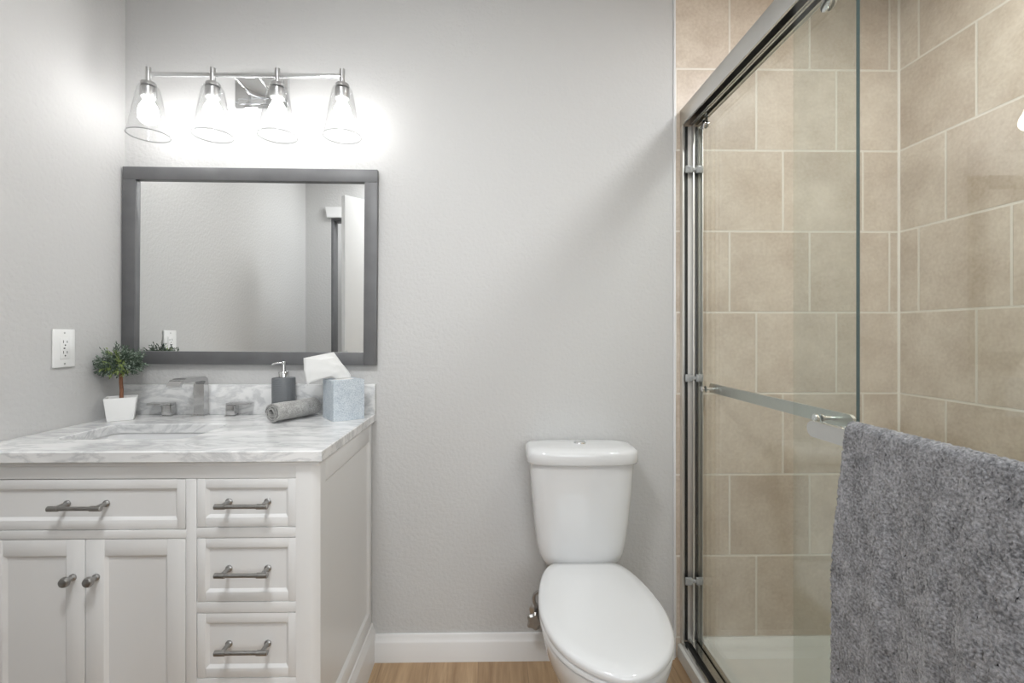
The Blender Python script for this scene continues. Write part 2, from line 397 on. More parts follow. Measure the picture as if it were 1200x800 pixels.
# door casing and the open white door, seen in the mirror
bm = bmesh.new()
box(bm, DX1, DX1 + .06, YF, YF + .018, 0, DH, 0.003)
prism(bm, [(DX0 - .022, DH), (DX1 + .066, DH), (DX1 + .075, DH + .075), (DX0 - .034, DH + .075)], 'Y', YF, YF + .024)
struct(finish('trim_1', bm, M_trim))
bm = bmesh.new()
box(bm, DX0, DX0 + .018, YF - .1, YF, 0, DH, 0.002); box(bm, DX1 - .018, DX1, YF - .1, YF, 0, DH, 0.002); box(bm, DX0 + .018, DX1 - .018, YF - .1, YF, DH - .018, DH, 0.002)
struct(finish('trim_2', bm, M_frame))
hx, hy = -0.365, -1.695; fx, fy = -0.882, -1.095
dl = math.hypot(fx - hx, fy - hy); da = math.atan2(fy - hy, fx - hx)
door = bpy.data.objects.new('door_1', None); COL.objects.link(door); struct(door); door.location = (hx, hy, 0.01); door.rotation_euler = (0, 0, da)
bm = bmesh.new(); box(bm, 0, dl, -.018, .018, 0, 2.03, 0.002)
finish('door_slab', bm, M_trim, door)
bm = bmesh.new()
for s in (-1, 1):
    lathe(bm, [(.03, s * .019), (.03, s * .024), (.012, s * .028), (.012, s * .045), (.026, s * .055), (.027, s * .068), (.015, s * .076), (0, s * .077)], (dl - .06, 0, .95), 24, 'Y')
finish('door_knob', bm, M_socket, door)

# baseboard along the back wall and white edge strip beside the tiles
bm = bmesh.new()
prism(bm, [(0, 0), (0, .1), (-.006, .1), (-.0085, .094), (-.0085, .082), (-.0125, .076), (-.014, .07), (-.014, 0)], 'X', -.4335, XT - .004)
struct(finish('baseboard_back', bm, M_trim))
bm = bmesh.new(); box(bm, XT - .004, XT + .004, -.007, 0, .0, HC, .002); struct(finish('trim_3', bm, M_trim))
M_caulk = plain('pale_caulk', (0.78, 0.73, 0.65), 0.5, vary=0.02)
bm = bmesh.new(); prism(bm, [(XR, 0), (XR - .006, 0), (XR - .0035, -.0035), (XR, -.006)], 'Z', .08, HC); struct(finish('trim_4', bm, M_caulk))
bm = bmesh.new()
prism(bm, [(-.25, .0), (-.25, .1), (-.244, .1), (-.238, .08), (-.236, .07), (-.236, 0)], 'Y', YB, YF - .1)
struct(finish('baseboard_return', bm, M_trim))

# ================================================================== VANITY
FY = -0.545                                   # face of the cabinet
van = thing('vanity_cabinet', 'white shaker bathroom vanity with two doors and drawers beneath the marble top', 'vanity', (-.89, 0, 0))
V = Vector((-.89, 0, 0))
def vfin(name, bm, m, parent=van, **k):
    """world-coordinate mesh put under the vanity"""
    bmesh.ops.translate(bm, verts=bm.verts, vec=-V)
    return finish(name, bm, m, parent, **k)
x0, x1 = -1.338, -0.4416
ztop = 0.889
bm = bmesh.new()
box(bm, x0 + .03, x1 - .006, -.006, -.016, .06, ztop)                    # back
box(bm, x0, x0 + .018, -.012, FY + .02, .06, ztop)                        # far left side
box(bm, x0 + .018, x1 - .006, FY + .03, -.016, .15, .168)                        # bottom
box(bm, -.775, -.757, FY + .03, -.016, .168, ztop - .06)                         # partition
# face frame
box(bm, -1.286 - .046, -1.2885, FY, FY + .022, .0, ztop - .008, .0012)
box(bm, -.7785, -.7525, FY, FY + .022, .15, .8425, .0012)
box(bm, -1.2885, -.497, FY, FY + .022, .8435, ztop - .008, .0012)
box(bm, -1.2885, -.7785, FY, FY + .022, .6905, .7125, .0012)
box(bm, -.7525, -.497, FY, FY + .022, .6915, .7175, .0012)
box(bm, -.7525, -.497, FY, FY + .022, .4995, .5265, .0012)
box(bm, -1.2885, -.497, FY, FY + .022, .10, .166, .0012)
box(bm, -.7525, -.497, FY, FY + .022, .166, .332, .0012)
# little cove under the top
box(bm, x0, x1 + .004, FY - .007, FY + .02, ztop - .012, ztop, .003)
box(bm, x1 - .02, x1 + .004, FY + .02, -.006, ztop - .012, ztop, .003)
vfin('cabinet_body', bm, M_white)
# corner post with its chamfer
bm = bmesh.new()
prism(bm, [(-.4985, FY + .05), (-.4985, FY - .004), (-.462, FY - .004), (-.452, FY - .0005), (x1, FY + .012), (x1, FY + .05)], 'Z', 0, ztop - .012)
vfin('corner_post', bm, M_white)
# side panel (frame with a recessed field)
bm = bmesh.new()
ya, yb, za, zb = FY + .05, -.006, .10, ztop - .012
box(bm, x1 - .02, x1 - .007, ya, yb, za, zb)
box(bm, x1 - .008, x1, yb - .036, yb, za, zb, .001); 
box(bm, x1 - .008, x1, ya, yb - .036, zb - .055, zb, .001); box(bm, x1 - .008, x1, ya, yb - .036, za, .195, .001)
for prof, ax, a, b_ in (([(x1, yb - .036), (x1 - .0075, yb - .036), (x1 - .0075, yb - .046)], 'Z', .195, zb - .055),
                        ([(x1, zb - .055), (x1 - .0075, zb - .055), (x1 - .0075, zb - .065)], 'Y', ya, yb - .036),
                        ([(x1, .195), (x1 - .0075, .195), (x1 - .0075, .205)], 'Y', ya, yb - .036)):
    prism(bm, prof, ax, a, b_)
vfin('side_panel', bm, M_white)
bm = bmesh.new()
prism(bm, [(x1 - .002, 0), (x1 + .013, 0), (x1 + .013, .105), (x1 + .012, .112), (x1 + .006, .124), (x1 + .004, .136), (x1 - .002, .142)], 'Y', FY - .012, -.0005)
prism(bm, [(FY + .002, 0), (FY - .012, 0), (FY - .012, .092), (FY - .007, .104), (FY + .002, .11)], 'X', x0, x1 + .006)
vfin('plinth_moulding', bm, M_white)

def panel_front(bm, xa, xb, za, zb, st, ra, t=.02, rec=.007, sl=.008):
    y = FY
    box(bm, xa, xa + st, y, y + t, za, zb, .0012); box(bm, xb - st, xb, y, y + t, za, zb, .0012)
    y2 = y + .0012
    box(bm, xa + st, xb - st, y2, y + t, za, za + ra, .0008); box(bm, xa + st, xb - st, y2, y + t, zb - ra, zb, .0008)
    box(bm, xa + st - .001, xb - st + .001, y + rec, y + t, za + ra - .001, zb - ra + .001)
    a, b_, c, d = xa + st, xb - st, za + ra, zb - ra
    prism(bm, [(a, y2), (a + sl, y + rec + .0005), (a, y + rec + .0005)], 'Z', c, d)
    prism(bm, [(b_, y2), (b_ - sl, y + rec + .0005), (b_, y + rec + .0005)], 'Z', c, d)
    prism(bm, [(y2, c), (y + rec + .0005, c + sl), (y + rec + .0005, c)], 'X', a, b_)
    prism(bm, [(y2, d), (y + rec + .0005, d - sl), (y + rec + .0005, d)], 'X', a, b_)
def pull(cx, cz, parent):
    bm = bmesh.new(); y = FY + .0068; h = .0495
    for s in (-1, 1):
        lathe(bm, [(.0088, 0), (.0088, -.003), (.006, -.005), (.0052, -.009), (.0052, -.030), (.0052, -.0345)], (cx + s * h, y, cz), 20, 'Y')
    tube(bm, [(cx - .0645, y - .0375, cz), (cx + .0645, y - .0375, cz)], .0052, 18)
    for s in (-1, 1):
        a = cx + s * (h - .011); b_ = cx + s * .066
        tube(bm, [(a, y - .0375, cz), (a + s * .0008, y - .0375, cz), (b_ - s * .0012, y - .0375, cz), (b_, y - .0375, cz)], [.0056, .0068, .0068, .0058], 18)
    vfin('drawer_pull', bm, M_nickel, parent)
def knob(cx, cz, parent):
    bm = bmesh.new()
    lathe(bm, [(.0088, 0), (.0088, -.004), (.0062, -.006), (.0058, -.016), (.0095, -.0175), (.0095, -.0195), (.0125, -.022), (.0128, -.027), (.0105, -.032), (.005, -.0345), (0, -.035)], (cx, FY, cz), 28, 'Y')
    vfin('door_knob', bm, M_nickel, parent)
def drawer(xa, xb, za, zb, pcx, lab=None):
    bm = bmesh.new(); panel_front(bm, xa, xb, za, zb, .021, .0235)
    o = vfin('drawer', bm, M_white)
    bm = bmesh.new()
    box(bm, xa + .012, xb - .012, FY + .02, FY + .38, za + .012, za + .02); 
    for q in (xa + .012, xb - .02): box(bm, q, q + .008, FY + .02, FY + .38, za + .02, zb - .03)
    vfin('drawer_box', bm, M_white, o, smooth=0)
    pull(pcx, (za + zb) / 2 + .001, o)
    return o
drawer(-1.2865, -.7805, .7142, .8416, -1.0335)
drawer(-.7505, -.499, .719, .8425, -.6235)
drawer(-.7505, -.499, .528, .690, -.6235)
drawer(-.7505, -.499, .3335, .498, -.6235)
for xa, xb, kx in ((-1.2865, -1.0345, -1.0625), (-1.0315, -.7805, -1.004)):
    bm = bmesh.new(); panel_front(bm, xa, xb, .168, .689, .046, .041)
    d = vfin('door', bm, M_white); knob(kx, .594, d)

# countertop with backsplash
SX0, SX1, SY0, SY1 = -1.225, -.855, -.425, -.20        # sink cut-out
top = thing('countertop', 'grey veined white marble countertop with backsplash on the white vanity', 'countertop', (-.885, -.28, ztop))
def rrect(x0, x1, y0, y1, r, n=8):
    out = []
    for cx, cy, a0 in ((x1 - r, y1 - r, 0), (x0 + r, y1 - r, 90), (x0 + r, y0 + r, 180), (x1 - r, y0 + r, 270)):
        for k in range(n + 1):
            a = math.radians(a0 + 90 * k / n); out.append((cx + r * math.cos(a), cy + r * math.sin(a)))
    return out
bm = bmesh.new()
TX0, TX1, TY0, TY1 = XL + .001, -.4262, -.566, -.0005
hole = rrect(SX0, SX1, SY0, SY1, .035)
n = len(hole); bv = .0025
def ring_outer(i0, z):
    # project each hole vertex outward to the slab's rectangle
    cx, cy = (SX0 + SX1) / 2, (SY0 + SY1) / 2; out = []
    for (x, y) in hole:
        out.append((x, y, z))
    return out
cx, cy = (SX0 + SX1) / 2, (SY0 + SY1) / 2
def outer(z, ins):
    # n points round the rectangle, corner points exact
    xa, xb, ya, yb = TX0 + ins, TX1 - ins, TY0 + ins, TY1 - ins
    pts = []; q = n // 4
    cs = [(xb, yb), (xa, yb), (xa, ya), (xb, ya)]
    mids = [(xb, cy), (cx, yb), (xa, cy), (cx, ya)]
    for i in range(4):
        m0 = Vector(mids[i]); c = Vector(cs[i]); m1 = Vector(mids[(i + 1) % 4])
        for k in range(q):
            t = k / (q - 1)
            if k < q / 2: p = m0.lerp(c, 0.15 + 0.85 * (k / (q // 2))) if k < q // 2 else c
            else: p = c.lerp(m1, 0.85 * ((k - q // 2) / (q // 2)))
            pts.append((p.x, p.y, z))
    return pts
rings = [[(x, y, ztop) for x, y in hole], [(x, y, CT - bv) for x, y in hole],
         [(cx + (x - cx) * 1.012, cy + (y - cy) * 1.018, CT) for x, y in hole],
         outer(CT, bv), outer(CT - bv, 0), outer(ztop + bv, 0), outer(ztop, bv), [(x, y, ztop) for x, y in hole]]
loft(bm, rings, caps=False)
bmesh.ops.remove_doubles(bm, verts=bm.verts, dist=1e-6)
bmesh.ops.translate(bm, verts=bm.verts, vec=-top.location)
finish('counter_slab', bm, M_marble, top, smooth=30)
bm = bmesh.new(); box(bm, XL + .001, -.4262, -.02, -.0005, CT, 1.028, .002)
bmesh.ops.translate(bm, verts=bm.verts, vec=-top.location)
finish('backsplash', bm, M_marble, top)

# undermount sink
snk = thing('sink', 'white undermount rectangular ceramic basin set in the marble countertop', 'sink', (cx, cy, ztop))
bm = bmesh.new()
def sr(gx, gy, r, z): return [(x - cx, y - cy, z - ztop) for x, y in rrect(SX0 - gx, SX1 + gx, SY0 - gy, SY1 + gy, r)]
zt = ztop - .0005
loft(bm, [sr(.018, .018, .04, zt - .012), sr(.018, .018, .04, zt), sr(.004, .004, .036, zt), sr(.0, .0, .036, zt - .02), sr(-.012, -.012, .04, zt - .09),
          sr(-.03, -.03, .04, zt - .118), sr(-.075, -.06, .03, zt - .128), sr(-.16, -.09, .015, zt - .131)], caps=False)
R = [v for v in bm.verts]
ring = sr(-.16, -.09, .015, zt - .131)
bm.faces.new([bm.verts.new(p) for p in ring])
bmesh.ops.remove_doubles(bm, verts=bm.verts, dist=1e-6)
# underside
loft(bm, [sr(.018, .018, .04, zt - .012), sr(.012, .012, .04, zt - .025), sr(.004, .004, .045, zt - .10), sr(-.03, -.03, .04, zt - .132), sr(-.09, -.07, .02, zt - .142)], caps=False)
ring = sr(-.09, -.07, .02, zt - .142); bm.faces.new([bm.verts.new(p) for p in ring])
bmesh.ops.remove_doubles(bm, verts=bm.verts, dist=1e-6)
finish('basin', bm, M_ceramic, snk, smooth=50)
bm = bmesh.new(); lathe(bm, [(.021, -.1302), (.021, -.128), (.016, -.127), (.008, -.1275), (0, -.1275)], (0, 0, 0), 24); finish('drain', bm, M_chrome, snk)

# faucet
fau = thing('faucet', 'chrome square waterfall faucet with two lever handles behind the sink', 'faucet', (-1.045, -.045, CT))
bm = bmesh.new()
hw = .0185; t = .017
cl = [(.011, .0), (.011, .115), (.008, .131), (-.004, .1375), (-.02, .1385)] + [(-.02 - .09 * k / 6, .1385 - .0 * k) for k in range(1, 7)] + [(-.128, .1365), (-.139, .130), (-.145, .120)]
cl = [(y, z) for y, z in cl]
outs, ins = [], []
for i, (y, z) in enumerate(cl):
    a = Vector(cl[max(i - 1, 0)]); b_ = Vector(cl[min(i + 1, len(cl) - 1)]); d = (b_ - a).normalized(); nrm = Vector((d.y, -d.x))
    th = t + (.011 if i <= 1 else 0)
    if i > 3: th = .015
    if i > 10: th = .011
    p = Vector((y, z)); outs.append(p + nrm * .0055); ins.append(p - nrm * (th - .0055))
prof = [(p.x, p.y) for p in outs] + [(p.x, p.y) for p in ins[::-1]]
def widthed(side): return [(side, u, v) for u, v in prof]
# build as a ribbon strip so the long profile stays clean
m_ = len(outs); sec = []
for i in range(m_):
    wv_ = hw + (.0035 if i > 4 else 0)
    sec.append([(-wv_, outs[i].x, outs[i].y), (wv_, outs[i].x, outs[i].y), (wv_, ins[i].x, ins[i].y), (-wv_, ins[i].x, ins[i].y)])
loft(bm, sec)
bmesh.ops.bevel(bm, geom=[e for e in bm.edges if e.calc_face_angle(0) > .7], offset=.0012, segments=2, affect='EDGES')
finish('spout', bm, M_faucet, fau, smooth=40)
bm = bmesh.new(); box(bm, -.022, .022, -.021, .020, 0, .005, .0015); finish('spout_base', bm, M_faucet, fau)
for s, xo in ((-1, -.113), (1, .113)):
    bm = bmesh.new(); box(bm, xo - .0155, xo + .0155, -.016, .016, 0, .040, .0015); box(bm, xo - .019, xo + .019, -.0195, .0195, 0, .004, .001)
    h = finish('handle', bm, M_faucet, fau)
    bm = bmesh.new(); box(bm, min(xo - s * .0155, xo + s * .07), max(xo - s * .0155, xo + s * .07), -.0155, .0155, .0405, .0475, .0015)
    finish('lever', bm, M_faucet, h)

# ================================================================== MIRROR
mw, mh, bw = .462, .359, .047
mir = thing('wall_mirror', 'rectangular mirror in a charcoal wooden frame hung above the vanity', 'mirror', (-.8805, 0, 1.4595), (0, math.radians(.42), 0))
bm = bmesh.new()
def bar_(x0, x1, z0, z1): box(bm, x0, x1, -.024, -.002, z0, z1, .0015)
bar_(-mw, -mw + bw, -mh, mh - .0465); bar_(mw - bw, mw, -mh, mh - .0465) if False else None
# side rails run between top and bottom rails, top and bottom full width
box(bm, -mw, mw, -.024, -.002, mh - .0465, mh, .0015); box(bm, -mw + bw, mw - bw, -.0236, -.002, -mh, -mh + .0465, .0015)
box(bm, mw - bw, mw, -.024, -.002, -mh, mh - .0465, .0015)
finish('frame', bm, M_frame, mir)
bm = bmesh.new(); box(bm, -mw + bw - .004, mw - bw + .004, -.010, -.005, -mh + .042, mh - .042)
finish('mirror_glass', bm, M_mirror, mir, smooth=0)

# ================================================================== VANITY LIGHT
HB = 2.0985; YBAR = -.13
lx = (-1.170, -.952, -.732, -.511); lc = sum(lx) / 4
vl = thing('vanity_light', 'four lamp chrome wall light with clear glass shades above the mirror', 'wall light', (lc, 0, HB))
bm = bmesh.new(); box(bm, -.097, .097, -.018, 0, -.06, .06, .004, 3); box(bm, -.083, .083, -.024, -.018, -.046, .046, .003)
finish('back_plate', bm, M_chrome, vl)
bm = bmesh.new(); box(bm, lx[0] - lc, lx[3] - lc, YBAR - .0055, YBAR + .0055, -.007, .007, .002); finish('crossbar', bm, M_chrome, vl)
for s in (-1, 1):
    bm = bmesh.new(); tube(bm, [(s * .042, -.022, -.008), (s * .042, YBAR, 0)], .004, 12); finish('arm', bm, M_chrome, vl)
for x in lx:
    x -= lc
    bm = bmesh.new()
    lathe(bm, [(.0085, .024), (.009, .0235), (.009, -.026), (.0088, -.028)], (x, YBAR, 0), 20)
    lathe(bm, [(.012, -.026), (.022, -.028), (.0235, -.031), (.0235, -.040), (.020, -.042)], (x, YBAR, 0), 28)
    lathe(bm, [(.0225, -.0455), (.0245, -.047), (.0245, -.076), (.023, -.079), (.016, -.079)], (x, YBAR, 0), 28)
    lathe(bm, [(.006, -.04), (.006, -.048)], (x, YBAR, 0), 12)
    so = finish('lamp_socket', bm, M_socket, vl)
    bm = bmesh.new()
    prof = [(.012, -.0415), (.026, -.0415), (.0315, -.0435), (.0345, -.050), (.037, -.062), (.050, -.13), (.064, -.2055), (.0650, -.2085),
            (.0640, -.2095), (.0625, -.2080), (.0615, -.205), (.0478, -.13), (.035, -.062), (.0325, -.052), (.030, -.0465), (.026, -.0448), (.012, -.0448), (.012, -.0415)]
    lathe(bm, prof, (x, YBAR, 0), 48, caps=False)
    bmesh.ops.remove_doubles(bm, verts=bm.verts, dist=1e-6)
    for f in bm.faces:
        if f.calc_center_median().z < -.2045: f.material_index = 1
    finish('lamp_shade', bm, [M_shade, M_rim], vl, smooth=60)
    bm = bmesh.new()
    lathe(bm, [(.013, -.0795), (.0145, -.088), (.020, -.100), (.0265, -.112), (.0295, -.124), (.0285, -.138), (.022, -.150), (.011, -.157), (0, -.159)], (x, YBAR, 0), 28)
    finish('light_bulb', bm, M_bulb, vl)

# ceiling lamp added overhead, out of the frame, to light the room
cl_ = thing('added_ceiling_light', 'unseen round flush white ceiling lamp added to light the bathroom', 'added ceiling light', (-0.48, -1.36, HC))
bm = bmesh.new(); lathe(bm, [(.17, 0), (.17, -.025), (.155, -.03), (.15, -.028), (.15, 0)], seg=48, caps=False); finish('lamp_ring', bm, M_socket, cl_)
bm = bmesh.new(); lathe(bm, [(.149, -.02), (.149, -.028), (.13, -.045), (.08, -.056), (0, -.06)], seg=48); finish('diffuser', bm, M_diff, cl_)
d = bpy.data.lights.new('ceiling_fill', 'AREA'); d.shape = 'DISK'; d.size = .3; d.energy = CEIL_FILL_POWER; d.color = (.975, .99, 1)
lo = bpy.data.objects.new('ceiling_fill', d); COL.objects.link(lo); lo.parent = cl_; lo.location = (0, 0, -.07)

# unseen lamp added to light the space behind the doorway
hl = thing('added_ceiling_light', 'unseen round flush white ceiling lamp added behind the open door', 'added ceiling light', (-.85, -2.35, HC))
bm = bmesh.new(); lathe(bm, [(.14, 0), (.14, -.025), (.125, -.03), (.12, -.028), (.12, 0)], seg=40, caps=False); finish('lamp_ring', bm, M_socket, hl)
bm = bmesh.new(); lathe(bm, [(.119, -.02), (.119, -.028), (.07, -.046), (0, -.05)], seg=40); finish('diffuser', bm, M_diff, hl)
d = bpy.data.lights.new('hall_fill', 'AREA'); d.shape = 'DISK'; d.size = .24; d.energy = 7; d.color = (.975, .99, 1)
lo = bpy.data.objects.new('hall_fill', d); COL.objects.link(lo); lo.parent = hl; lo.location = (0, 0, -.06)

# flat lamp added out of the frame to brighten the shower
sd = thing('added_shower_lamp', 'unseen flat round white lamp added over the shower to brighten it', 'downlight', (1.13, -.85, HC))
bm = bmesh.new(); lathe(bm, [(.155, 0), (.155, -.008), (.135, -.012), (.132, 0)], seg=40, caps=False); finish('lamp_ring', bm, M_trim, sd)
bm = bmesh.new(); lathe(bm, [(.133, -.004), (.12, -.010), (0, -.0125)], seg=40); finish('diffuser', bm, M_diff, sd)
d = bpy.data.lights.new('shower_fill', 'AREA'); d.shape = 'DISK'; d.size = .26; d.energy = SHOWER_FILL_POWER; d.color = (.975, .99, 1)
lo = bpy.data.objects.new('shower_fill', d); COL.objects.link(lo); lo.parent = sd; lo.location = (0, 0, -.018)

# ================================================================== OUTLET on the left wall
out = thing('wall_outlet', 'white double electrical outlet with rectangular cover plate on the left wall', 'outlet', (XL, -.256, 1.1675), (0, 0, PI / 2))
# local: x along wall (+x = towards the corner), -y into the room
bm = bmesh.new(); box(bm, -.0385, .0385, -.0065, 0, -.060, .060, .003, 3); finish('cover_plate', bm, M_plastic, out)
bm = bmesh.new(); box(bm, -.0165, .0165, -.0085, -.006, -.0335, .0335, .0012)
for s in (-1, 1):
    zc = s * .0165
    box(bm, -.0075, -.0055, -.0088, -.008, zc - .0005, zc + .0085, mi=1); box(bm, .0055, .0075, -.0088, -.008, zc + .0005, zc + .0075, mi=1)
    lathe(bm, [(.0024, -.008), (.0024, -.0088)], (0, 0, zc - .0068), 14, 'Y', mi=1)
box(bm, -.006, -.001, -.0092, -.008, -.002, .002, mi=1); box(bm, .001, .006, -.0092, -.008, -.002, .002, mi=0)
finish('receptacle', bm, [M_plastic, M_dark], out)
for s in (-1, 1):
    bm = bmesh.new(); lathe(bm, [(.003, -.006), (.003, -.0072), (.0018, -.0076), (0, -.0076)], (0, 0, s * .0485), 14, 'Y'); finish('screw', bm, M_socket, out)

# ================================================================== THINGS ON THE COUNTER
# plant
pl = thing('potted_plant', 'small round-headed green topiary in a white square pot on the marble counter', 'plant', (-1.275, -.113, CT), (0, 0, math.radians(33)))
bm = bmesh.new()
def sq(h, z, r=.006): return [(x, y, z) for x, y in rrect(-h, h, -h, h, r, 4)]
loft(bm, [sq(.035, 0, .004), sq(.0365, .0015, .004), sq(.0445, .076, .004), sq(.044, .078, .004), sq(.0405, .078, .004), sq(.040, .076, .004), sq(.0385, .060, .004)])
finish('pot', bm, M_pot, pl)
bm = bmesh.new(); loft(bm, [sq(.038, .060, .004), sq(.039, .066, .004), sq(.03, .069), sq(.01, .070)]); finish('soil', bm, M_soil, pl)
bm = bmesh.new(); tube(bm, [(0, 0, .066), (.001, .001, .10), (-.001, 0, .13), (-.001, .001, .17), (-.002, 0, .19)], [.0062, .0058, .0058, .005, .003], 12)
finish('stem', bm, M_stem, pl)
bm = bmesh.new(); rnd = random.Random(3)
def leaf(bm, p, d, ln, w, mi, Ri):
    d = d.normalized(); s = d.cross(Vector((rnd.uniform(-1, 1), rnd.uniform(-1, 1), rnd.uniform(-1, 1))))
    if s.length < 1e-3: return
    s.normalize(); u = s.cross(d)
    pts = [p, p + d * ln * .45 + s * w + u * w * .5, p + d * ln, p + d * ln * .45 - s * w + u * w * .5]
    vs = [bm.verts.new(Ri @ lim(q)) for q in pts]; mid = bm.verts.new(Ri @ lim(p + d * ln * .5 - u * w * .25))
    for a in range(4): bm.faces.new((vs[a], vs[(a + 1) % 4], mid)).material_index = mi
Rp = Matrix.Rotation(math.radians(33), 3, 'Z'); Ri = Rp.inverted()      # work in room axes, turn into the pot's own
c0 = Vector((-.004, 0, .190))
def lim(w): return Vector((max(w.x, -.0685), min(w.y, .109), w.z))
for k in range(270):
    a = rnd.uniform(0, 2 * PI); zz = rnd.uniform(-1, 1); rr = math.sqrt(1 - zz * zz)
    dirv = Vector((rr * math.cos(a), rr * math.sin(a), zz)); f = rnd.uniform(.72, 1.04)
    tip = lim(c0 + Vector((dirv.x * .080 * f, dirv.y * .070 * f, dirv.z * .056 * f + .014 * (1 - abs(dirv.x)) * f)))
    root = c0 + (tip - c0) * .25
    tube(bm, [Ri @ root, Ri @ ((root + tip) / 2 + Vector((0, 0, .003))), Ri @ tip], [.0009, .0007, .0004], 5, mi=0)
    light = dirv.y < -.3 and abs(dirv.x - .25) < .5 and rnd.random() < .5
    for j in range(11):
        p = root.lerp(tip, .3 + .7 * j / 10)
        d_ = (tip - root).normalized() * .8 + Vector((rnd.uniform(-1, 1), rnd.uniform(-1, 1), rnd.uniform(-1, 1))) * .9
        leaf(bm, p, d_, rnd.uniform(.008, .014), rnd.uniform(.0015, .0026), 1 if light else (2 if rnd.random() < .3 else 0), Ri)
finish('foliage', bm, [M_leafA, M_leafB, M_leafC], pl, recalc=False)

# soap dispenser
so = thing('soap_dispenser', 'ribbed grey soap bottle with chrome pump against the marble backsplash', 'soap dispenser', (-.741, -.061, CT))
bm = bmesh.new()
def oct_(h, z, n=5): return [(h * (abs(math.cos(a)) ** (2 / n)) * (1 if math.cos(a) >= 0 else -1), h * (abs(math.sin(a)) ** (2 / n)) * (1 if math.sin(a) >= 0 else -1), z) for a in [2 * PI * k / 48 for k in range(48)]]
loft(bm, [oct_(.037, 0, 2.2), oct_(.0385, .002, 2.2), oct_(.0385, .136, 2.2), oct_(.0375, .1385, 2.2), oct_(.015, .139, 2.2)]); finish('bottle', bm, M_bottle, so)
bm = bmesh.new(); lathe(bm, [(.0165, .139), (.0175, .140), (.0175, .1575), (.016, .160), (.007, .161), (.0062, .164), (.0062, .186), (.0085, .187), (.0085, .1945), (.007, .196), (0, .1965)], seg=28)
tube(bm, [(-.004, -.001, .191), (-.022, -.006, .1905), (-.032, -.009, .188), (-.037, -.0105, .184)], [.0042, .0038, .0034, .003], 12)
finish('pump', bm, M_pump, so)

# tissue box and its tissue
BA = math.radians(37)
tb = thing('tissue_box', 'pale blue cube tissue box with small print on the counter corner', 'tissue box', (-.5165, -.0985, CT), (0, 0, BA))
bm = bmesh.new(); q = .0540
box(bm, -q, q, -q, q, 0, .137, .0007, 1)
finish('carton', bm, M_box, tb)
bm = bmesh.new(); loft(bm, [[(.036 * math.cos(a), .026 * math.sin(a), .1372) for a in [2 * PI * k / 32 for k in range(32)]], [(.034 * math.cos(a), .024 * math.sin(a), .1378) for a in [2 * PI * k / 32 for k in range(32)]]])
finish('opening_slit', bm, M_pot, tb)
# tissue: a soft folded sheet leaning out to the left
bm = bmesh.new()
TB = tb.location
grid = [  # rows from slit to free edge; each row left -> right, offsets in world axes (x, y, z above counter)
    [(-.018, -.012, .1385), (-.010, -.010, .1385), (.002, .000, .1385), (.014, .008, .1385), (.020, .012, .1385)],
    [(-.035, -.030, .150), (-.022, -.022, .160), (-.004, -.004, .165), (.012, .006, .160), (.022, .008, .150)],
    [(-.065, -.045, .140), (-.050, -.036, .170), (-.026, -.016, .188), (.000, .002, .182), (.012, .006, .168)],
    [(-.098, -.054, .128), (-.090, -.048, .168), (-.066, -.030, .205), (-.030, .0, .212), (-.008, .010, .190)],
    [(-.104, -.056, .119), (-.118, -.050, .168), (-.1265, -.034, .212), (-.084, -.010, .221), (-.038, .012, .231)],
]
def lin(p, per=4):
    out = []
    for a, b_ in zip(p, p[1:]):
        for k in range(per): out.append(Vector(a).lerp(Vector(b_), k / per))
    return out + [Vector(p[-1])]
rows = [lin(r) for r in grid]
cols = [lin(list(c)) for c in zip(*rows)]
loft(bm, [[tuple(p) for p in c] for c in cols], caps=False, closed=False)
ti = finish('tissue', bm, M_tissue, None, TB, smooth=28)
mo = ti.modifiers.new('thickness', 'SOLIDIFY'); mo.thickness = .0008
tag(ti, 'white paper tissue pulled up out of the pale blue box', 'tissue')

# rolled hand towel
P0 = Vector((-.720, -.200)); P1 = Vector((-.6405, -.0410)); ax = P1 - P0; ln = ax.length
rt = bmesh.new(); turns = 3.1; r0, r1 = .008, .0330; ns = 120
sp_o, sp_i = [], []
for i in range(ns + 1):
    a = turns * 2 * PI * i / ns; r = r0 + (r1 - r0) * i / ns
    w = .0012 * math.sin(a * 2.3 + 1)
    sp_o.append((( r + .0030 + w) * math.cos(-a + .6), (r + .0030 + w) * math.sin(-a + .6)))
    sp_i.append((( r - .0024 + w) * math.cos(-a + .6), (r - .0024 + w) * math.sin(-a + .6)))
prof = sp_o + sp_i[::-1]
nl = 26; rings = []; rnd = random.Random(5)
ph = [rnd.uniform(0, 6) for _ in range(4)]
for k in range(nl + 1):
    u = k / nl; ring = []
    end = .0
    for j, (x, z) in enumerate(prof):
        rr = math.hypot(x, z); a = math.atan2(z, x)
        bul = 1 + .035 * math.sin(3 * a + ph[0] + u * 3) * u * (1 - u) * 4 + .02 * math.sin(u * 9 + ph[1] + a)
        lx_ = u * ln + (.006 * (rr / r1 - .6) if k == 0 else 0)
        ring.append((lx_, x * bul, max(z * bul * .95, -.0325) + .0332))
    rings.append(ring)
loft(rt, rings)
tw = finish('rolled_hand_towel', rt, M_hand, None, (P0.x, P0.y, CT), (0, 0, math.atan2(ax.y, ax.x)), smooth=60)
tag(tw, 'rolled grey hand towel lying on the marble counter beside the tissue box', 'towel')

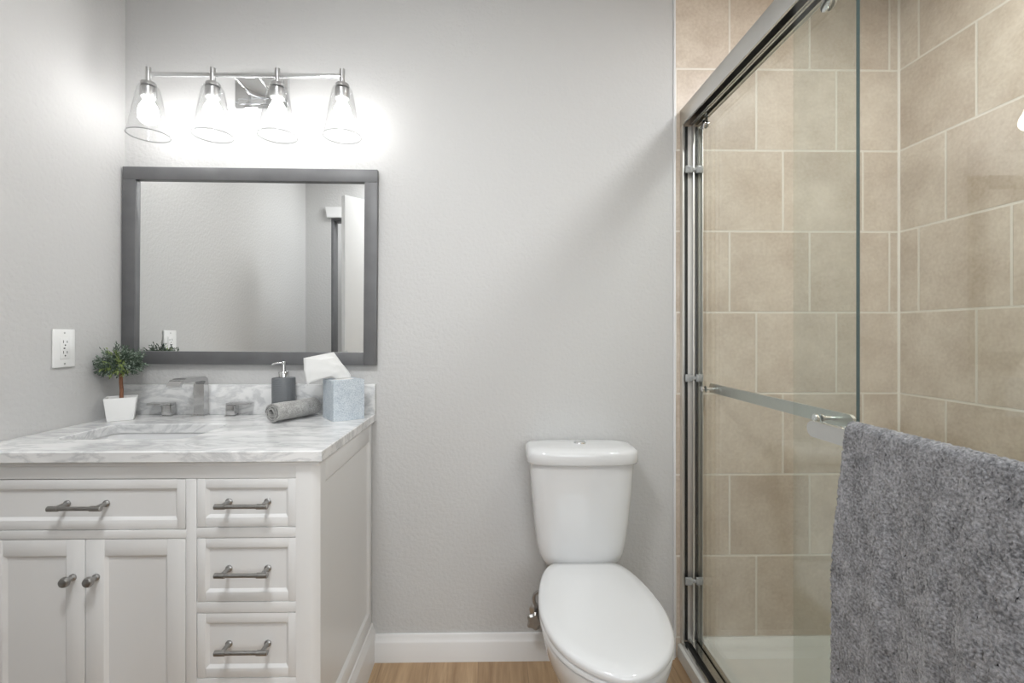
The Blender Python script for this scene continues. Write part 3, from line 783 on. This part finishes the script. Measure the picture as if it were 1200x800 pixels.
# ================================================================== TOILET
toi = thing('toilet', 'white two piece toilet with closed lid standing against the back wall', 'toilet', (.314, 0, 0), (0, 0, 0))
def outline(sc_w, yb, yf, z, wb=.66, nb=3, dy=0):
    """elongated seat outline between back yb and front yf; half width .176*sc_w"""
    h = .176 * sc_w; Ln = yb - yf
    ctl = [(0, 1.0), (.30, .985), (.55, .90), (.78, .70), (.93, .40)]
    R = [(h * wb * .55, yb), (h * wb * .93, yb - .006), (h * (wb + .12), yb - Ln * .10), (h * .93, yb - Ln * .26), (h, yb - Ln * .46), (h * .975, yb - Ln * .60), (h * .88, yb - Ln * .74), (h * .69, yb - Ln * .86), (h * .42, yb - Ln * .95), (h * .14, yf)]
    pts = R + [(-x, y) for x, y in R[::-1]]
    return [(p.x, p.y, z) for p in catmull([(x, y, 0) for x, y in pts], 4)]
def bsec(z, fx, yb, yf, pinch=1.0):
    R = [(.055, 0), (.098, .012), (.108, .14), (.120, .23), (.147, .36), (.168, .50), (.172, .64), (.163, .75), (.143, .85), (.108, .93), (.062, .98), (.02, 1.0)]
    L_ = yb - yf
    P = [(x * fx * (pinch if t < .3 else 1), yb - t * L_, 0) for x, t in R]
    return [(p.x, p.y, z) for p in catmull(P + [(-x, y, 0) for x, y, _ in P[::-1]], 4)]
bm = bmesh.new()
loft(bm, [bsec(0, .70, -.12, -.53), bsec(.015, .71, -.118, -.535), bsec(.05, .66, -.12, -.515), bsec(.14, .64, -.11, -.51), bsec(.22, .72, -.07, -.56), bsec(.29, .86, -.045, -.628), bsec(.345, .955, -.035, -.668),
          bsec(.380, .985, -.03, -.680), bsec(.395, .985, -.03, -.681), bsec(.399, .95, -.035, -.673)])
finish('bowl', bm, M_ceramic, toi, smooth=60)
bm = bmesh.new()
loft(bm, [outline(.98, -.18, -.690, .400), outline(1.0, -.178, -.696, .403), outline(1.0, -.178, -.696, .413), outline(.985, -.18, -.692, .417)])
finish('seat', bm, M_ceramic, toi, smooth=50)
bm = bmesh.new()
loft(bm, [outline(.985, -.172, -.694, .4185, .68), outline(1.005, -.170, -.700, .421, .68), outline(1.01, -.169, -.702, .430, .68), outline(1.0, -.170, -.699, .436, .68), outline(.965, -.175, -.690, .4405, .68), outline(.80, -.20, -.655, .4435, .70), outline(.4, -.30, -.55, .4445, .7)])
finish('seat_lid', bm, M_ceramic, toi, smooth=50)
bm = bmesh.new()
bm.free()
for s in (-1, 1):
    bm = bmesh.new(); box(bm, s * .07 - .016, s * .07 + .016, -.176, -.155, .399, .428, .004); finish('hinge', bm, M_ceramic, toi)
def tsec(hwid, yb, yf, z, n=5.0, bow=.012):
    pts = []; yc = (yb + yf) / 2; hd = (yb - yf) / 2
    for k in range(72):
        a = 2 * PI * k / 72; c, s = math.cos(a), math.sin(a)
        x = hwid * abs(c) ** (2 / n) * (1 if c >= 0 else -1); y = hd * abs(s) ** (2 / n) * (1 if s >= 0 else -1)
        if s < 0: y -= bow * (1 - (x / hwid) ** 2) * abs(s) ** .3
        pts.append((x, yc + y, z))
    return pts
bm = bmesh.new()
loft(bm, [tsec(.085, -.03, -.125, .400, 3.5), tsec(.112, -.026, -.142, .405, 4), tsec(.128, -.024, -.150, .417, 4.5), tsec(.139, -.022, -.157, .435), tsec(.148, -.02, -.162, .46), tsec(.155, -.02, -.166, .50), tsec(.163, -.02, -.172, .57),
          tsec(.171, -.02, -.178, .66), tsec(.177, -.02, -.183, .74), tsec(.179, -.02, -.185, .772)])
finish('tank', bm, M_ceramic, toi, smooth=60)
bm = bmesh.new()
loft(bm, [tsec(.178, -.018, -.186, .772), tsec(.187, -.013, -.194, .774), tsec(.1905, -.011, -.1975, .780), tsec(.191, -.011, -.198, .808), tsec(.188, -.013, -.195, .817), tsec(.178, -.02, -.186, .8225), tsec(.14, -.045, -.155, .826), tsec(.05, -.085, -.115, .827)])
finish('tank_lid', bm, M_ceramic, toi, smooth=60)
bm = bmesh.new(); lathe(bm, [(.021, .825), (.022, .829), (.020, .833), (.017, .834), (.0165, .8325), (.0155, .8345), (.008, .8355), (0, .8355)], (0, -.10, 0), 32); finish('flush_button', bm, M_chrome, toi)

# water supply valve
va = thing('water_valve', 'small metal shutoff valve with supply hose on the wall left of the toilet', 'valve', (.152, 0, .185))
bm = bmesh.new(); lathe(bm, [(.024, 0), (.024, -.003), (.012, -.010), (.0085, -.011), (.0085, -.045)], (0.015, 0, 0), 24, 'Y'); finish('wall_flange', bm, M_socket, va)
bm = bmesh.new(); lathe(bm, [(.011, -.040), (.012, -.042), (.012, -.068), (.009, -.072)], (.015, 0, 0), 20, 'Y'); tube(bm, [(.015, -.056, -.03), (.015, -.056, .028)], [.0095, .0085], 16)
tube(bm, [(.015, -.056, .022), (.015, -.056, .040)], .0105, 6); tube(bm, [(.015, -.056, -.034), (.015, -.056, -.024)], .011, 16)
finish('valve_body', bm, M_nickel, va)
bm = bmesh.new()
pts = [(.024 * (1 + .12 * math.cos(5 * 2 * PI * k / 40)) * math.cos(2 * PI * k / 40), .029 * (1 + .12 * math.cos(5 * 2 * PI * k / 40)) * math.sin(2 * PI * k / 40)) for k in range(40)]
loft(bm, [[(x + .002, -.074, z + .002) for x, z in pts], [(x * 1.04 + .002, -.079, z * 1.04 + .002) for x, z in pts], [(x * .8 + .002, -.086, z * .8 + .002) for x, z in pts]])
finish('valve_handle', bm, M_nickel, va)
bm = bmesh.new(); tube(bm, catmull([(.015, -.056, .038), (.004, -.058, .062), (.006, -.060, .088), (.03, -.066, .11), (.05, -.075, .15), (.052, -.075, .19), (.057, -.075, .225)], 8, False), .0062, 12); finish('supply_hose', bm, M_braid, va)

# ================================================================== SHOWER
SYF = -1.56                                   # front tile wall of the shower
pan = thing('shower_pan', 'white acrylic shower base with low curb between the tiled walls', 'shower pan', (1.12, -.78, 0))
bm = bmesh.new(); PX0, PX1 = .700, XR - .001; PY0, PY1 = SYF + .001, -.001
def pr_(x0, x1, y0, y1, r, z): return [(x - 1.12, y + .78, z) for x, y in rrect(x0, x1, y0, y1, r, 6)]
loft(bm, [pr_(PX0, PX1, PY0, PY1, .002, 0), pr_(PX0, PX1, PY0, PY1, .002, .050), pr_(PX0 + .004, PX1 - .002, PY0 + .002, PY1 - .002, .003, .054),
          pr_(PX0 + .095, PX1 - .045, PY0 + .045, PY1 - .045, .03, .054), pr_(PX0 + .105, PX1 - .052, PY0 + .052, PY1 - .052, .03, .048), pr_(PX0 + .118, PX1 - .075, PY0 + .075, PY1 - .075, .04, .026),
          pr_(PX0 + .15, PX1 - .10, PY0 + .10, PY1 - .10, .05, .022), pr_(1.10, 1.14, -.80, -.76, .015, .018)])
finish('base_tray', bm, M_acrylic, pan, smooth=40)
bm = bmesh.new()   # raised flange against the tiles
x_ = PX0 + .09 - 1.12
prism(bm, [(.779, .05), (.779, .0756), (.772, .0756), (.762, .070), (.745, .054), (.745, .05)], 'X', x_, PX1 - 1.12)
finish('wall_flange', bm, M_acrylic, pan)
bm = bmesh.new(); lathe(bm, [(.045, .0185), (.045, .0215), (.03, .0225), (0, .0225)], (0, 0, 0), 32); finish('drain', bm, M_chrome, pan)

XB, XA = .7210, .7705                         # outer and inner door planes
fr = thing('shower_enclosure', 'chrome frame of the sliding shower doors with header, side jambs and bottom track', 'shower enclosure', (.747, -.78, .054))
def ffin(name, bm, m, parent=None, **k):
    bmesh.ops.translate(bm, verts=bm.verts, vec=-fr.location); return finish(name, bm, m, parent or fr, **k)
FX0, FX1 = .7095, .786
# header: face, top and two hanging channels, open underneath
bm = bmesh.new(); ha, hb = 1.988, 2.049
for a in ((FX0, FX0 + .004, ha, hb), (FX0 + .004, FX1 - .004, hb - .004, hb), (FX1 - .004, FX1, ha + .004, hb), (.748, .753, ha + .01, hb - .004)):
    box(bm, a[0], a[1], SYF + .001, -.001, a[2], a[3], .001)
for xa, xb in ((FX0 + .004, FX0 + .012), (.744, .748), (.753, .758), (FX1 - .012, FX1 - .004)):
    box(bm, xa, xb, SYF + .001, -.001, ha + .006, ha + .010)
ffin('header_rail', bm, M_brush)
bm = bmesh.new(); box(bm, FX0 + .014, .743, SYF + .002, -.002, hb - .022, hb - .0045); box(bm, .759, FX1 - .013, SYF + .002, -.002, hb - .022, hb - .0045)
ffin('track_lining', bm, M_rubber, smooth=0)
for ya_, yb_ in ((-.026, -.001), (SYF + .001, SYF + .026)):
    s = 1 if ya_ > -.5 else -1
    bm = bmesh.new()
    e0, e1 = (ya_, yb_)
    box(bm, FX0, FX0 + .003, e0, e1, .066, ha - .0005, .0008); box(bm, FX1 - .003, FX1, e0, e1, .066, ha - .0005, .0008)
    w0, w1 = (e1 - .004, e1) if s > 0 else (e0, e0 + .004)
    box(bm, FX0 + .003, FX1 - .003, w0, w1, .066, ha - .0005)
    box(bm, .7475, .7535, e0, e1, .066, ha - .0005, .0008)
    j = ffin('side_jamb', bm, M_jamb)
    bm = bmesh.new()
    for xq in (.7265, .7665):
        box(bm, xq, xq + .008, w0 - (.006 if s > 0 else -.004), w1 - (.004 if s > 0 else -.006), .07, ha - .002)
    ffin('gasket', bm, M_rubber, j, smooth=0)
    for zc in (1.82, 1.05, .30):
        bm = bmesh.new(); yy = (ya_ - .004) if s > 0 else yb_ + .004
        for xq in (.7305, .7705): box(bm, xq - .013, xq + .013, yy - .006, yy + .006, zc - .014, zc + .014, .004)
        box(bm, .738, .763, yy - .003, yy + .003, zc - .006, zc + .006, .002)
        ffin('bumper', bm, M_clear, j)
# bottom track
bm = bmesh.new()
prism(bm, [(FX0, .0541), (FX0, .062), (FX0 + .003, .066), (FX0 + .010, .066), (FX0 + .012, .058), (.736, .058), (.739, .072), (.7625, .072), (.763, .058), (.767, .058), (.768, .074), (FX1 - .003, .074), (FX1, .070), (FX1, .0541)], 'Y', SYF + .001, -.001)
ffin('bottom_track', bm, M_alu)
bm = bmesh.new(); box(bm, FX0 + .013, .7355, SYF + .002, -.002, .0582, .0595); box(bm, .7632, .7668, SYF + .002, -.002, .0582, .0595)
ffin('track_groove', bm, M_rubber, smooth=0)

def door_panel(name, label, xp, ya, yb, barx, by0, by1, rollers, group, yaw=0):
    t = thing(name, label, 'shower door', (xp, (ya + yb) / 2, .06), (0, 0, yaw), group=group); O = t.location.copy()
    def F(n, bm, m, parent=None, **k):
        bmesh.ops.translate(bm, verts=bm.verts, vec=-O); return finish(n, bm, m, parent or t, **k)
    bm = bmesh.new(); g = .004
    box(bm, xp - g, xp + g, ya, yb, .0755, 2.000)
    bm.normal_update()
    for f in bm.faces:
        f.material_index = 1 if f.normal.y < -.5 else 0
    F('glass_panel', bm, [M_glass, M_edge], smooth=0)
    s = 1 if barx > xp else -1
    bm = bmesh.new(); zb = 1.014
    # flat bar with rounded ends
    pts = []; e = .012; hh = .0165
    prof = [(by0 + e, zb - hh), (by1 - e, zb - hh), (by1 - .003, zb - hh * .6), (by1, zb), (by1 - .003, zb + hh * .6), (by1 - e, zb + hh), (by0 + e, zb + hh), (by0 + .003, zb + hh * .6), (by0, zb), (by0 + .003, zb - hh * .6)]
    loft(bm, [[(barx - .004, y, z) for y, z in prof], [(barx + .004, y, z) for y, z in prof]])
    br = F('towel_bar', bm, M_brush)
    for yy in (by0 + .06, by1 - .045):
        bm = bmesh.new()
        lathe(bm, [(.011, xp + s * .0042), (.011, xp + s * .009), (.006, xp + s * .011), (.006, barx - s * .003)], (0, yy, zb), 16, 'X')
        lathe(bm, [(.011, xp - s * .0042), (.011, xp - s * .010), (.007, xp - s * .0125), (0, xp - s * .0125)], (0, yy, zb), 16, 'X')
        F('bracket', bm, M_chrome, br)
    for yy in rollers:
        bm = bmesh.new()
        lathe(bm, [(.014, xp + .0045), (.014, xp + .008), (.008, xp + .010)], (0, yy, 1.965), 20, 'X')
        lathe(bm, [(.017, xp - .0045), (.017, xp - .009), (.012, xp - .011), (0, xp - .011)], (0, yy, 1.965), 24, 'X')
        box(bm, xp + .0045, xp + .0075, yy - .009, yy + .009, 1.968, 2.012, .001)
        lathe(bm, [(.013, xp - .002), (.0145, xp), (.013, xp + .002)], (0, yy, 2.010), 20, 'X')
        F('roller', bm, M_chrome)
    return t
door_panel('shower_door', 'inner clear glass sliding shower door, edge showing dark green above the towel', XA, -.785, -.012, .812, -.725, -.022, (-.075, -.70), 'sliding shower doors')
door_panel('shower_door', 'outer clear glass sliding shower door with the charcoal towel on its bar', XB, -1.548, -.662, .680, -1.50, -.768, (-.755, -1.47), 'sliding shower doors', math.radians(.6))

# bath towel over the outer bar
bm = bmesh.new(); rnd = random.Random(11)
ny, ns_ = 240, 330
yA, yB_ = -.889, -1.46
zt_, xb_ = 1.036, .680
def fold(u, d):
    """outward bulge of the folds at u along the bar and d down from the bar"""
    a = min(1, d / .25)
    return (.010 * math.sin(u * 17 + .6) + .006 * math.sin(u * 41 + 1.3) + .004 * math.sin(u * 73 + 2.0)) * a
Lf, Lb = .72, .62
def path(s, u):
    """s in -Lb..Lf round the bar; front (room side) positive"""
    r = .013
    if abs(s) < r * PI / 2:
        a = s / r; return xb_ - r * math.sin(a), zt_ + r * (math.cos(a) - 1) + .010, 0
    d = abs(s) - r * PI / 2
    if s > 0: return xb_ - r - .012 * min(1, d / .5) - .020 * min(1, d / .25) * 0 - (fold(u, d) * .55 + .009 * min(1, d / .25)), zt_ - r + .010 - d, d
    return xb_ + r + max(-.004, min(.010, fold(u + .3, d) * .6)), zt_ - r + .010 - d, d
rows = []
for i in range(ns_ + 1):
    s = -Lb + (Lf + Lb) * i / ns_; row = []
    for k in range(ny + 1):
        u = k / ny; x, z, d = path(s, u)
        y = yA + (yB_ - yA) * u
        w = (1 - u) ** 6
        y += (.003 * min(1, d / .5) + .004 * math.sin(d * 9)) * w if s > 0 else 0
        j = .0016
        row.append((x + rnd.uniform(-j, j), y + rnd.uniform(-j, j), z + rnd.uniform(-j, j)))
    rows.append(row)
loft(bm, rows, caps=False, closed=False)
bt = finish('bath_towel', bm, M_towel, smooth=180)
mo = bt.modifiers.new('thickness', 'SOLIDIFY'); mo.thickness = .006; mo.offset = 0
tag(bt, 'charcoal grey terry bath towel hanging over the outer shower door bar', 'towel')
